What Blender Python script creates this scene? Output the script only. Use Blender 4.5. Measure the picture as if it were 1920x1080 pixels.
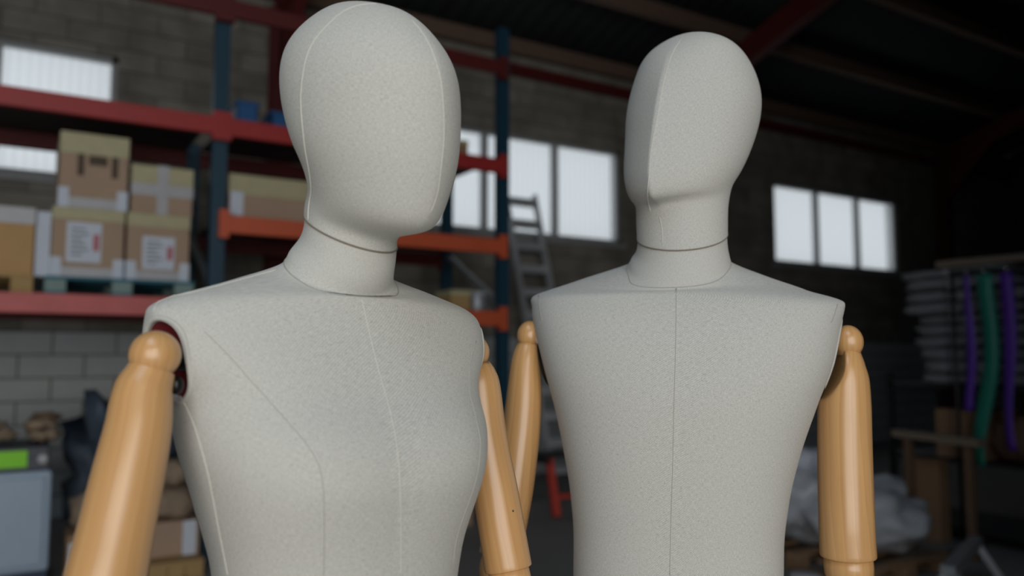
import bpy, bmesh, math, random
import numpy as np
from mathutils import Vector, Matrix, noise
from mathutils.bvhtree import BVHTree

for _o in list(bpy.data.objects):
    bpy.data.objects.remove(_o, do_unlink=True)
scene = bpy.context.scene
COL = scene.collection

# ---------------------------------------------------------------- camera
FPX, EYE = 1500.0, 1.40                      # focal length in pixels of the 1920 frame, lens height
CAM_YAW = math.radians(31.6)                 # the lens looks 31.6 degrees right of the wall's normal
PITCH = math.atan((665 - 540) / FPX)
CA, SA, CP, SP = math.cos(CAM_YAW), math.sin(CAM_YAW), math.cos(PITCH), math.sin(PITCH)
cam_data = bpy.data.cameras.new('camera')
cam_data.sensor_width = 36.0
cam_data.lens = FPX / 1920 * 36.0
cam_data.clip_start = 0.02
cam_data.dof.use_dof = True
cam_data.dof.focus_distance = 0.92
cam_data.dof.aperture_fstop = 2.8
cam_data.dof.aperture_blades = 0
cam = bpy.data.objects.new('camera', cam_data)
cam.location = (0, 0, EYE)
cam.rotation_euler = (math.pi / 2 + PITCH, 0, -CAM_YAW)
COL.objects.link(cam)
scene.camera = cam

# ---------------------------------------------------------------- sky, daylight, exposure
world = bpy.data.worlds.new('overcast_sky')
scene.world = world
world.use_nodes = True
world.node_tree.nodes['Background'].inputs[0].default_value = (0.86, 0.91, 0.94, 1)
world.node_tree.nodes['Background'].inputs[1].default_value = 0.85

def area_light(name, loc, rot, sx, sy, power, color):
    l = bpy.data.lights.new(name, 'AREA')
    l.shape = 'RECTANGLE'; l.size = sx; l.size_y = sy; l.energy = power; l.color = color
    o = bpy.data.objects.new(name, l); o.location = loc; o.rotation_euler = rot
    COL.objects.link(o)
    return o
# daylight entering by the open loading door behind the camera, and by a rooflight above it
area_light('loading_door_daylight', (-2.4, -4.05, 2.2), (math.radians(90), 0, 0), 6.0, 4.0, 235, (1.0, 0.98, 0.945))
area_light('rooflight_daylight', (-1.6, -0.9, 5.7), (math.radians(17), 0, 0), 2.2, 3.2, 65, (0.62, 0.80, 1.0))

scene.view_settings.view_transform = 'Standard'
scene.view_settings.look = 'None'
scene.view_settings.gamma = 1.0
scene.view_settings.use_curve_mapping = False
scene.view_settings.exposure = 0.0

# ---------------------------------------------------------------- helpers
def W(r, f, z):
    """right / forward / up of the lens -> world"""
    return Vector((f * SA + r * CA, f * CA - r * SA, z))
def ray(px, py):
    t = (px - 960) / FPX; u = (540 - py) / FPX
    f = CP - u * SP
    return Vector((f * SA + t * CA, f * CA - t * SA, SP + u * CP))
def at_depth(px, py, f):
    """the point seen at a pixel, f metres forward of the lens"""
    u = (540 - py) / FPX
    k = f / (CP - u * SP)
    return ray(px, py) * k + Vector((0, 0, EYE))

def link(name, me, mat=None, parent=None):
    o = bpy.data.objects.new(name, me)
    COL.objects.link(o)
    if mat is not None and not me.materials:
        me.materials.append(mat)
    if parent is not None:
        o.parent = parent
    return o
def tag(o, label, cat, group=None):
    o['label'] = label; o['category'] = cat
    if group: o['group'] = group
    return o
def empty(name, loc, rz=0.0):
    o = bpy.data.objects.new(name, None); COL.objects.link(o)
    o.location = loc; o.rotation_euler = (0, 0, rz); o.empty_display_size = 0.05
    return o
def thing(name, label, cat, loc, rz=0.0, group=None):
    return tag(empty(name, loc, rz), label, cat, group)
def struct(o):
    o['kind'] = 'structure'; return o

class MB:
    """collects boxes, bars, tubes and lathes into one mesh"""
    def __init__(s): s.bm = bmesh.new()
    def box(s, x0, x1, y0, y1, z0, z1, bev=0.0, m=None):
        b = bmesh.new()
        bmesh.ops.create_cube(b, size=1.0)
        for v in b.verts:
            v.co = Vector(((x0 + x1) / 2 + v.co.x * (x1 - x0), (y0 + y1) / 2 + v.co.y * (y1 - y0), (z0 + z1) / 2 + v.co.z * (z1 - z0)))
        if bev: bmesh.ops.bevel(b, geom=list(b.edges), offset=bev, segments=2, affect='EDGES', profile=0.5)
        if m is not None: bmesh.ops.transform(b, matrix=m, verts=b.verts)
        s._add(b); return s
    def bar(s, p, q, w, h, up=(0, 0, 1)):
        p, q = Vector(p), Vector(q); d = (q - p); L = d.length; d.normalize()
        up = Vector(up)
        if abs(d.dot(up)) > 0.98: up = Vector((0, 1, 0))
        x = d.cross(up).normalized(); z = x.cross(d)
        M = Matrix((x, d, z)).transposed().to_4x4(); M.translation = (p + q) / 2
        return s.box(-w / 2, w / 2, -L / 2, L / 2, -h / 2, h / 2, 0, M)
    def tube(s, pts, r, n=8, cap=True):
        pts = [Vector(p) for p in pts]
        rr = r if isinstance(r, (list, tuple)) else [r] * len(pts)
        rings = []; pd = None; x = None
        for i, p in enumerate(pts):
            a = pts[max(i - 1, 0)]; c = pts[min(i + 1, len(pts) - 1)]
            d = (c - a)
            d = d.normalized() if d.length > 1e-9 else Vector((0, 0, 1))
            if x is None:
                x = d.orthogonal().normalized()
            else:
                x = (x - d * x.dot(d)).normalized()
            y = d.cross(x)
            rings.append([s.bm.verts.new(p + (x * math.cos(2 * math.pi * k / n) + y * math.sin(2 * math.pi * k / n)) * rr[i]) for k in range(n)])
        for a, b in zip(rings, rings[1:]):
            for k in range(n):
                f = s.bm.faces.new((a[k], a[(k + 1) % n], b[(k + 1) % n], b[k])); f.smooth = True
        if cap:
            s.bm.faces.new(rings[0][::-1]); s.bm.faces.new(rings[-1])
        return s
    def lathe(s, prof, n=32, m=None):
        b = bmesh.new(); rings = []
        for r, z in prof:
            rings.append([b.verts.new((max(r, 1e-5) * math.cos(2 * math.pi * k / n), max(r, 1e-5) * math.sin(2 * math.pi * k / n), z)) for k in range(n)])
        for a, c in zip(rings, rings[1:]):
            for k in range(n):
                f = b.faces.new((a[k], a[(k + 1) % n], c[(k + 1) % n], c[k])); f.smooth = True
        b.faces.new(rings[0][::-1]); b.faces.new(rings[-1])
        if m is not None: bmesh.ops.transform(b, matrix=m, verts=b.verts)
        s._add(b); return s
    def blob(s, c, size, seed=0, amp=0.12, n=2.6, freq=3.0, cuts=3, zmin=None):
        """a soft lumpy body (bag, bundle, cushion)"""
        b = bmesh.new(); bmesh.ops.create_icosphere(b, subdivisions=cuts, radius=1.0)
        for v in b.verts:
            d = v.co.normalized()
            k = (abs(d.x) ** n + abs(d.y) ** n + abs(d.z) ** n) ** (-1 / n)
            k *= 1 + amp * noise.noise(d * freq + Vector((seed * 7.3, seed * 1.7, 0)))
            v.co = Vector((c[0] + d.x * k * size[0] / 2, c[1] + d.y * k * size[1] / 2, c[2] + d.z * k * size[2] / 2))
            if zmin is not None and v.co.z < zmin: v.co.z = zmin
        for f in b.faces: f.smooth = True
        s._add(b); return s
    def _add(s, b):
        me = bpy.data.meshes.new('tmp'); b.to_mesh(me); b.free()
        s.bm.from_mesh(me); bpy.data.meshes.remove(me)
    def build(s, name, mat, parent=None):
        bmesh.ops.recalc_face_normals(s.bm, faces=s.bm.faces)
        me = bpy.data.meshes.new(name); s.bm.to_mesh(me); s.bm.free()
        return link(name, me, mat, parent)

# ---------------------------------------------------------------- materials
def mat_new(name):
    m = bpy.data.materials.new(name); m.use_nodes = True
    nt = m.node_tree; b = nt.nodes['Principled BSDF']
    return m, nt, b
def nd(nt, kind, **kw):
    n = nt.nodes.new(kind)
    for k, v in kw.items(): setattr(n, k, v)
    return n
def plain(name, col, rough=0.6, metal=0.0, var=0.12, scale=12.0, spec=0.5):
    m, nt, b = mat_new(name)
    tc = nd(nt, 'ShaderNodeTexCoord'); no = nd(nt, 'ShaderNodeTexNoise')
    no.inputs['Scale'].default_value = scale; no.inputs['Detail'].default_value = 4
    nt.links.new(tc.outputs['Object'], no.inputs['Vector'])
    mx = nd(nt, 'ShaderNodeMix', data_type='RGBA')
    mx.inputs[6].default_value = tuple(c * (1 - var) for c in col) + (1,)
    mx.inputs[7].default_value = tuple(min(c * (1 + var), 1) for c in col) + (1,)
    nt.links.new(no.outputs['Fac'], mx.inputs[0]); nt.links.new(mx.outputs[2], b.inputs['Base Color'])
    b.inputs['Roughness'].default_value = rough; b.inputs['Metallic'].default_value = metal
    b.inputs['Specular IOR Level'].default_value = spec
    return m

def fabric(name, light, dark, twill):
    m, nt, b = mat_new(name)
    uv = nd(nt, 'ShaderNodeUVMap')
    def stretch(sx, sy, detail=2.0):
        mp = nd(nt, 'ShaderNodeMapping'); mp.inputs['Scale'].default_value = (sx, sy, 1)
        nt.links.new(uv.outputs[0], mp.inputs['Vector'])
        no = nd(nt, 'ShaderNodeTexNoise'); no.inputs['Scale'].default_value = 1.0; no.inputs['Detail'].default_value = detail
        nt.links.new(mp.outputs[0], no.inputs['Vector']); return no.outputs['Fac']
    def math_(op, a, c):
        n = nd(nt, 'ShaderNodeMath', operation=op)
        for i, v in enumerate((a, c)):
            if isinstance(v, (int, float)): n.inputs[i].default_value = v
            else: nt.links.new(v, n.inputs[i])
        return n.outputs[0]
    weft = stretch(220, 1300); warp = stretch(1300, 220)
    mp = nd(nt, 'ShaderNodeMapping'); mp.inputs['Rotation'].default_value = (0, 0, math.radians(twill))
    nt.links.new(uv.outputs[0], mp.inputs['Vector'])
    wv = nd(nt, 'ShaderNodeTexWave', wave_type='BANDS', bands_direction='X')
    wv.inputs['Scale'].default_value = 155; wv.inputs['Distortion'].default_value = 0.9; wv.inputs['Detail'].default_value = 1
    wv.inputs['Detail Scale'].default_value = 2.0
    nt.links.new(mp.outputs[0], wv.inputs['Vector'])
    thread = math_('ADD', math_('MULTIPLY', math_('ADD', weft, warp), 0.42), math_('MULTIPLY', wv.outputs['Fac'], 0.13))
    ramp = nd(nt, 'ShaderNodeValToRGB')
    ramp.color_ramp.elements[0].position = 0.30; ramp.color_ramp.elements[0].color = dark + (1,)
    ramp.color_ramp.elements[1].position = 0.66; ramp.color_ramp.elements[1].color = light + (1,)
    nt.links.new(thread, ramp.inputs[0])
    # darker flax slubs woven in, as short dashes
    slub = stretch(230, 800, 1.0)
    sr = nd(nt, 'ShaderNodeValToRGB'); sr.color_ramp.elements[0].position = 0.655; sr.color_ramp.elements[1].position = 0.72
    nt.links.new(slub, sr.inputs[0])
    mx = nd(nt, 'ShaderNodeMix', data_type='RGBA'); mx.inputs[7].default_value = tuple(c * 0.72 for c in dark) + (1,)
    nt.links.new(math_('MULTIPLY', sr.outputs[0], 0.55), mx.inputs[0]); nt.links.new(ramp.outputs[0], mx.inputs[6])
    nt.links.new(mx.outputs[2], b.inputs['Base Color'])
    bp = nd(nt, 'ShaderNodeBump'); bp.inputs['Strength'].default_value = 0.18; bp.inputs['Distance'].default_value = 0.0006
    nt.links.new(thread, bp.inputs['Height']); nt.links.new(bp.outputs[0], b.inputs['Normal'])
    b.inputs['Roughness'].default_value = 0.92; b.inputs['Specular IOR Level'].default_value = 0.12
    b.inputs['Sheen Weight'].default_value = 0.10; b.inputs['Sheen Roughness'].default_value = 0.5
    return m

def wood(name, light, dark, rough=0.30):
    m, nt, b = mat_new(name)
    uv = nd(nt, 'ShaderNodeUVMap')
    mp = nd(nt, 'ShaderNodeMapping'); mp.inputs['Scale'].default_value = (1.0, 0.06, 1)
    nt.links.new(uv.outputs[0], mp.inputs['Vector'])
    no = nd(nt, 'ShaderNodeTexNoise'); no.inputs['Scale'].default_value = 70; no.inputs['Detail'].default_value = 5
    no.inputs['Roughness'].default_value = 0.6
    nt.links.new(mp.outputs[0], no.inputs['Vector'])
    mp2 = nd(nt, 'ShaderNodeMapping'); mp2.inputs['Scale'].default_value = (1.0, 0.10, 1)
    nt.links.new(uv.outputs[0], mp2.inputs['Vector'])
    wv = nd(nt, 'ShaderNodeTexWave', wave_type='RINGS', rings_direction='Z', wave_profile='SAW')
    wv.inputs['Scale'].default_value = 26; wv.inputs['Distortion'].default_value = 5.0; wv.inputs['Detail'].default_value = 2
    wv.inputs['Detail Scale'].default_value = 1.2
    nt.links.new(mp2.outputs[0], wv.inputs['Vector'])
    add = nd(nt, 'ShaderNodeMath', operation='MULTIPLY_ADD'); add.inputs[1].default_value = 0.22
    nt.links.new(wv.outputs['Fac'], add.inputs[0])
    sc = nd(nt, 'ShaderNodeMath', operation='MULTIPLY'); sc.inputs[1].default_value = 0.75
    nt.links.new(no.outputs['Fac'], sc.inputs[0]); nt.links.new(sc.outputs[0], add.inputs[2])
    ramp = nd(nt, 'ShaderNodeValToRGB')
    ramp.color_ramp.elements[0].position = 0.25; ramp.color_ramp.elements[0].color = light + (1,)
    ramp.color_ramp.elements[1].position = 0.85; ramp.color_ramp.elements[1].color = dark + (1,)
    nt.links.new(add.outputs[0], ramp.inputs[0]); nt.links.new(ramp.outputs[0], b.inputs['Base Color'])
    b.inputs['Roughness'].default_value = rough
    b.inputs['Coat Weight'].default_value = 0.38; b.inputs['Coat Roughness'].default_value = 0.24
    return m

def block_material():
    m, nt, b = mat_new('concrete_block')
    oi = nd(nt, 'ShaderNodeObjectInfo'); tc = nd(nt, 'ShaderNodeTexCoord')
    geo = nd(nt, 'ShaderNodeNewGeometry')
    no = nd(nt, 'ShaderNodeTexNoise'); no.inputs['Scale'].default_value = 3.0; no.inputs['Detail'].default_value = 6
    nt.links.new(geo.outputs['Position'], no.inputs['Vector'])
    r = nd(nt, 'ShaderNodeValToRGB')
    r.color_ramp.elements[0].position = 0.3; r.color_ramp.elements[0].color = (0.18, 0.163, 0.135, 1)
    r.color_ramp.elements[1].position = 0.7; r.color_ramp.elements[1].color = (0.29, 0.27, 0.228, 1)
    nt.links.new(no.outputs['Fac'], r.inputs[0])
    hv = nd(nt, 'ShaderNodeHueSaturation')
    mr = nd(nt, 'ShaderNodeMapRange'); mr.inputs['To Min'].default_value = 0.85; mr.inputs['To Max'].default_value = 1.15
    nt.links.new(oi.outputs['Random'], mr.inputs['Value']); nt.links.new(mr.outputs[0], hv.inputs['Value'])
    nt.links.new(r.outputs[0], hv.inputs['Color']); nt.links.new(hv.outputs[0], b.inputs['Base Color'])
    b.inputs['Roughness'].default_value = 0.9
    fine = nd(nt, 'ShaderNodeTexNoise'); fine.inputs['Scale'].default_value = 90
    nt.links.new(geo.outputs['Position'], fine.inputs['Vector'])
    bp = nd(nt, 'ShaderNodeBump'); bp.inputs['Strength'].default_value = 0.4; bp.inputs['Distance'].default_value = 0.004
    nt.links.new(fine.outputs['Fac'], bp.inputs['Height']); nt.links.new(bp.outputs[0], b.inputs['Normal'])
    return m

def pane_material():
    m, nt, b = mat_new('frosted_pane')
    nt.nodes.remove(b)
    out = nt.nodes['Material Output']
    tr = nd(nt, 'ShaderNodeBsdfTransparent'); df = nd(nt, 'ShaderNodeBsdfTranslucent')
    df.inputs[0].default_value = (0.9, 0.93, 0.95, 1)
    gl = nd(nt, 'ShaderNodeBsdfGlossy'); gl.inputs['Roughness'].default_value = 0.25
    tc = nd(nt, 'ShaderNodeTexCoord')
    wv = nd(nt, 'ShaderNodeTexWave', wave_type='BANDS', bands_direction='X'); wv.inputs['Scale'].default_value = 4.0
    wv.inputs['Distortion'].default_value = 1.0
    nt.links.new(tc.outputs['Object'], wv.inputs['Vector'])
    rp = nd(nt, 'ShaderNodeValToRGB')
    rp.color_ramp.elements[0].color = (0.93, 0.94, 0.95, 1); rp.color_ramp.elements[1].color = (0.98, 0.99, 1.0, 1)
    nt.links.new(wv.outputs['Fac'], rp.inputs[0]); nt.links.new(rp.outputs[0], tr.inputs[0])
    m1 = nd(nt, 'ShaderNodeMixShader'); m1.inputs[0].default_value = 0.25
    nt.links.new(tr.outputs[0], m1.inputs[1]); nt.links.new(df.outputs[0], m1.inputs[2])
    m2 = nd(nt, 'ShaderNodeMixShader'); m2.inputs[0].default_value = 0.04
    nt.links.new(m1.outputs[0], m2.inputs[1]); nt.links.new(gl.outputs[0], m2.inputs[2])
    nt.links.new(m2.outputs[0], out.inputs[0])
    return m

M = {}
M['linen_f'] = fabric('linen_natural', (0.625, 0.61, 0.56), (0.38, 0.37, 0.332), 38)
M['linen_m'] = fabric('linen_fine', (0.615, 0.60, 0.555), (0.375, 0.364, 0.33), 45)
M['thread'] = plain('seam_thread', (0.60, 0.58, 0.515), 0.85, var=0.05)
M['thread_dark'] = plain('seam_thread_dark', (0.33, 0.315, 0.275), 0.9, var=0.05)  # darker thread of the neck seams and male shoulder seams
M['thread_mid'] = plain('seam_thread_flat', (0.43, 0.415, 0.375), 0.9, var=0.05)
M['neck_gap'] = plain('neck_joint_gap', (0.20, 0.17, 0.13), 0.9, var=0.05)  # dark tube drawn in place of the gap between head and neck
M['wood_f'] = wood('beech_varnished', (0.63, 0.36, 0.15), (0.49, 0.245, 0.09))
M['wood_m'] = wood('beech_varnished_figured', (0.62, 0.355, 0.145), (0.45, 0.22, 0.078))
M['red_lining'] = plain('red_flock_lining', (0.18, 0.012, 0.016), 0.9)
M['black_metal'] = plain('black_metal', (0.02, 0.02, 0.02), 0.3, 0.6)
M['steel'] = plain('bright_steel', (0.55, 0.55, 0.55), 0.25, 1.0, 0.05)
M['block'] = block_material()
M['block_pale'] = plain('pale_block', (0.50, 0.53, 0.53), 0.8, scale=2.0)
M['mortar'] = plain('mortar', (0.13, 0.12, 0.105), 0.95)
M['plain_wall'] = plain('rendered_wall', (0.10, 0.10, 0.095), 0.95, scale=2.0)
M['pane'] = pane_material()
M['frame'] = plain('window_frame_grey', (0.34, 0.34, 0.34), 0.6)
M['floor'] = plain('concrete_floor', (0.24, 0.235, 0.22), 0.7, var=0.25, scale=1.5)
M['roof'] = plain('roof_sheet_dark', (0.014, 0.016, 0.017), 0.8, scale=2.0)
M['purlin'] = plain('timber_purlin', (0.16, 0.10, 0.07), 0.8)
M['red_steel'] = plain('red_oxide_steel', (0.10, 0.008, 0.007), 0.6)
M['rack_red'] = plain('rack_beam_red', (0.38, 0.030, 0.028), 0.5, scale=5)
M['rack_orange'] = plain('rack_beam_orange', (0.60, 0.105, 0.040), 0.5, scale=5)
M['rack_pink'] = plain('rack_beam_pink', (0.58, 0.13, 0.12), 0.55, scale=6, var=0.2)  # paler, pinker red for the low beam of the left bay
M['rack_blue'] = plain('rack_upright_blue', (0.009, 0.045, 0.075), 0.5, scale=5)
M['galv'] = plain('galvanised', (0.34, 0.36, 0.38), 0.45, 0.5)
M['kraft'] = plain('kraft_card', (0.42, 0.29, 0.20), 0.85, scale=4)
M['kraft_dark'] = plain('kraft_card_dark', (0.30, 0.18, 0.10), 0.85, scale=4)
M['band'] = plain('yellowed_tape', (0.47, 0.42, 0.25), 0.6)
M['paper'] = plain('label_paper', (0.62, 0.66, 0.74), 0.7, var=0.05)
M['film'] = plain('grey_film', (0.45, 0.44, 0.45), 0.4)
M['print_grey'] = plain('print_grey', (0.22, 0.24, 0.26), 0.8)
M['print_red'] = plain('print_red', (0.50, 0.16, 0.18), 0.8)
M['ink'] = plain('print_ink', (0.10, 0.07, 0.05), 0.9)
M['teal'] = plain('teal_pallet', (0.03, 0.15, 0.20), 0.7)
M['teal_pale'] = plain('pale_pallet_block', (0.22, 0.30, 0.28), 0.8)
M['pine'] = plain('pine', (0.42, 0.27, 0.11), 0.8)
M['tan'] = plain('tan_board', (0.52, 0.31, 0.13), 0.8, scale=5)
M['white_panel'] = plain('white_enamel', (0.36, 0.45, 0.55), 0.4, var=0.04)
M['navy'] = plain('navy_plastic', (0.02, 0.035, 0.08), 0.5)
M['char'] = plain('charcoal_plastic', (0.07, 0.075, 0.09), 0.5)
M['lime'] = plain('lime_label', (0.25, 0.72, 0.01), 0.5, var=0.03)
M['rag'] = plain('brown_rag', (0.16, 0.085, 0.05), 0.95, var=0.6, scale=25)
M['bluegrey'] = plain('bluegrey_film', (0.06, 0.078, 0.105), 0.5, var=0.4, scale=6)
M['jute'] = plain('jute', (0.30, 0.22, 0.15), 0.95, var=0.45, scale=18)
M['bin_blue'] = plain('blue_bin', (0.015, 0.09, 0.24), 0.45)
M['red_paint'] = plain('red_paint', (0.55, 0.06, 0.04), 0.45)
M['orange_paint'] = plain('orange_paint', (0.80, 0.13, 0.03), 0.45)
M['rubber'] = plain('black_rubber', (0.02, 0.02, 0.02), 0.8)
M['alu'] = plain('aluminium', (0.46, 0.48, 0.50), 0.45, 0.1)
M['greyfoam'] = plain('grey_foam', (0.24, 0.25, 0.27), 0.7, var=0.2)
M['dark_steel'] = plain('dark_steel', (0.03, 0.03, 0.032), 0.5, 0.3)
M['white_sheet'] = plain('white_plastic_sheet', (0.48, 0.50, 0.54), 0.35, var=0.15, scale=5)
M['green_strap'] = plain('green_strap', (0.01, 0.24, 0.17), 0.4)
M['purple_strap'] = plain('purple_strap', (0.12, 0.03, 0.42), 0.4)
M['brown_cloth'] = plain('brown_cloth', (0.17, 0.10, 0.06), 0.9)
M['beige_cloth'] = plain('beige_cloth', (0.24, 0.19, 0.14), 0.9)

# ---------------------------------------------------------------- measured outlines of the two figures
# rows: front, front height, back, back height, half width, egg factor or side shift, squareness
FEMALE_HEAD_ORIGIN = [-0.1682, 0.82, 1.5237]; FEMALE_HEAD_YAW = 0.8264
FEMALE_HEAD = [
 [0.0106,0.2425,0.0149,0.2477,0.0008,0.0000,2.0000],
 [0.0443,0.2322,-0.0215,0.2393,0.0259,0.0300,2.0000],
 [0.0823,0.2149,-0.0467,0.2192,0.0508,0.0800,2.0000],
 [0.1159,0.1832,-0.0635,0.1899,0.0736,0.1000,2.0000],
 [0.1371,0.1437,-0.0644,0.1531,0.0827,0.1200,2.0000],
 [0.1420,0.0943,-0.0575,0.1198,0.0801,0.1200,2.0000],
 [0.1392,0.0536,-0.0473,0.0946,0.0739,0.1200,2.0000],
 [0.1286,0.0175,-0.0395,0.0750,0.0637,0.1000,2.0000],
 [0.1063,-0.0063,-0.0388,0.0551,0.0541,0.0500,2.0000],
 [0.0585,-0.0084,-0.0428,0.0419,0.0486,0.0000,2.0000],
 [0.0506,-0.0227,-0.0453,0.0296,0.0473,0.0000,2.0000]]
FEMALE_ORIGIN = [-0.1757, 0.82, 0]; FEMALE_YAW = 0.7166; FEMALE_BUST = [0.07, 1.3044, 0.085, 0.075, 0.0244]
FEMALE_TORSO = [
 [0.1057,0.9502,-0.1134,0.9508,0.1619,0.0000,2.3000],
 [0.0942,1.0617,-0.0830,1.0590,0.1209,-0.0000,2.3000],
 [0.1024,1.1332,-0.0834,1.1268,0.1141,-0.0000,2.3000],
 [0.1079,1.2036,-0.0939,1.1944,0.1199,-0.0000,2.3000],
 [0.1079,1.2698,-0.1037,1.2636,0.1384,-0.0000,2.3000],
 [0.0985,1.3174,-0.1070,1.3243,0.1546,-0.0000,2.3500],
 [0.0816,1.3591,-0.1076,1.3767,0.1618,-0.0000,2.4500],
 [0.0692,1.3995,-0.0980,1.4205,0.1843,-0.0000,2.4500],
 [0.0577,1.4284,-0.0844,1.4465,0.1832,-0.0000,2.3500],
 [0.0509,1.4513,-0.0683,1.4590,0.1563,0.0000,2.1500],
 [0.0505,1.4551,-0.0525,1.4823,0.1086,0.0000,2.0000],
 [0.0443,1.4585,-0.0459,1.5049,0.0610,0.0000,2.0000],
 [0.0507,1.4746,-0.0457,1.5247,0.0519,0.0000,2.0000],
 [0.0637,1.5017,-0.0365,1.5588,0.0427,0.0000,2.0000]]
MALE_HEAD_ORIGIN = [0.2352, 1.1, 1.56]; MALE_HEAD_YAW = -0.6476
MALE_HEAD = [
 [-0.0284,0.3020,-0.0176,0.2970,0.0042,0.0000,2.0000],
 [0.0086,0.2806,-0.0674,0.2905,0.0547,0.0300,2.0000],
 [0.0392,0.2425,-0.1161,0.2616,0.0815,0.0800,2.0000],
 [0.0636,0.1913,-0.1388,0.2130,0.0939,0.1000,2.0000],
 [0.0803,0.1421,-0.1294,0.1612,0.0904,0.1200,2.0000],
 [0.0927,0.0937,-0.1033,0.1192,0.0827,0.1200,2.0000],
 [0.0954,0.0626,-0.0851,0.0964,0.0749,0.1200,2.0000],
 [0.0868,0.0446,-0.0749,0.0831,0.0678,0.1000,2.0000],
 [0.0668,0.0387,-0.0684,0.0658,0.0640,0.0500,2.0000],
 [0.0607,0.0202,-0.0636,0.0479,0.0628,0.0000,2.0000],
 [0.0604,-0.0151,-0.0620,0.0237,0.0618,0.0000,2.0000]]
MALE_ORIGIN = [0.2269, 1.1, 0]; MALE_YAW = -0.2616; MALE_BUST = None
MALE_TORSO = [
 [0.1251,0.9800,-0.1250,0.9800,0.1577,-0.0035,2.4000],
 [0.1122,1.0801,-0.1051,1.0799,0.1363,-0.0070,2.4000],
 [0.1122,1.1500,-0.1051,1.1499,0.1368,-0.0057,2.4000],
 [0.1161,1.2100,-0.1121,1.2100,0.1428,-0.0037,2.4000],
 [0.1202,1.2701,-0.1182,1.2699,0.1552,-0.0010,2.4000],
 [0.1223,1.3305,-0.1224,1.3341,0.1729,0.0032,2.4000],
 [0.1144,1.3913,-0.1223,1.3976,0.1938,0.0060,2.5000],
 [0.1004,1.4391,-0.1182,1.4393,0.2051,0.0048,2.6000],
 [0.0842,1.4675,-0.1102,1.4646,0.2110,0.0055,2.4500],
 [0.0740,1.4808,-0.0998,1.4924,0.1850,-0.0165,2.1500],
 [0.0662,1.4846,-0.0848,1.5241,0.1314,-0.0113,2.0000],
 [0.0631,1.4934,-0.0717,1.5519,0.0717,0.0025,2.0000],
 [0.0619,1.5141,-0.0648,1.5666,0.0657,0.0054,2.0000],
 [0.0612,1.5432,-0.0625,1.5938,0.0620,0.0081,2.0000]]

# ---------------------------------------------------------------- the hall
WALL_Y, EAVE, SLOPE, RIDGE_Y, X0, X1, Y0 = 8.0, 5.12, 0.30, 1.9, -8.0, 16.2, -4.2
def roof_z(y): return EAVE + SLOPE * (WALL_Y - y) if y >= RIDGE_Y else EAVE + SLOPE * (WALL_Y - RIDGE_Y) - SLOPE * (RIDGE_Y - y)
floor = struct(MB().box(X0 - .2, X1 + .2, Y0 - 3.0, WALL_Y + .3, -0.2, 0.0).build('floor', M['floor']))

WINDOWS = [(-2.13, 0.67, 3, 2.95, 4.12), (3.56, 6.57, 3, 2.82, 4.04), (9.50, 12.55, 3, 2.76, 3.98)]     # x0, x1, panes, sill, head
# mortar core of the block wall, left open at the windows
mw = MB()
xe = X0
for a, c, _n, z0, z1 in WINDOWS:
    mw.box(xe, a, WALL_Y, WALL_Y + .2, 0, EAVE + .1)
    mw.box(a, c, WALL_Y, WALL_Y + .2, 0, z0); mw.box(a, c, WALL_Y, WALL_Y + .2, z1, EAVE + .1)
    xe = c
mw.box(xe, X1, WALL_Y, WALL_Y + .2, 0, EAVE + .1)
wall_back = struct(mw.build('wall_back', M['mortar']))
# blocks: laid in running bond, proud of recessed joints
BW, BH, J, PR = 0.5, 0.2, 0.014, 0.014
unit = bpy.data.meshes.new('block')
_b = bmesh.new(); bmesh.ops.create_cube(_b, size=1.0); _b.to_mesh(unit); _b.free(); unit.materials.append(M['block'])
unit_pale = unit.copy(); unit_pale.materials.clear(); unit_pale.materials.append(M['block_pale'])
PALE_Z = 1.6     # the lowest eight courses are a paler grey
cells = []
rnd = random.Random(4)
for row in range(25):
    z0, z1 = row * BH + J / 2, (row + 1) * BH - J / 2
    x = X0 - (row % 2) * BW / 2
    while x < X1:
        a, c = max(x + J / 2, X0), min(x + BW - J / 2, X1)
        pieces = [(a, c, z0, z1)]
        for wx0, wx1, _n, wz0, wz1 in WINDOWS:
            nxt = []
            for p0, p1, q0, q1 in pieces:
                if p1 <= wx0 or p0 >= wx1 or q1 <= wz0 or q0 >= wz1: nxt.append((p0, p1, q0, q1)); continue
                if p0 < wx0: nxt.append((p0, wx0, q0, q1))
                if p1 > wx1: nxt.append((wx1, p1, q0, q1))
                m0, m1 = max(p0, wx0), min(p1, wx1)
                if q0 < wz0: nxt.append((m0, m1, q0, wz0))
                if q1 > wz1: nxt.append((m0, m1, wz1, q1))
            pieces = nxt
        cells += [p for p in pieces if p[1] - p[0] > .04 and p[3] - p[2] > .02]
        x += BW
def to_px(v):
    f = v[0] * SA + v[1] * CA; r = v[0] * CA - v[1] * SA; z = v[2] - EYE
    d = f * CP + z * SP
    return (960 + FPX * r / d, 540 - FPX * (-f * SP + z * CP) / d, d) if d > .1 else (-9999, -9999, 1e9)
def screened(px, py):
    """behind the two figures or the cartons"""
    if 545 < px < 850 and py < 430: return True
    if 1185 < px < 1400 and 80 < py < 480: return True
    if 380 < px < 880 and py > 570: return True
    if 1030 < px < 1540 and py > 570: return True
    return False
scored = []
for i, (a, c, z0, z1) in enumerate(cells):
    px, py, d = to_px(((a + c) / 2, WALL_Y, (z0 + z1) / 2))
    ok = -60 < px < 1960 and -30 < py < 1100 and not screened(px, py)
    scored.append(((c - a) / d if ok else -1, i))
scored.sort(reverse=True)
solo = {i for s, i in scored[:300] if s > 0}
rest = MB(); rest_pale = MB()
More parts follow.
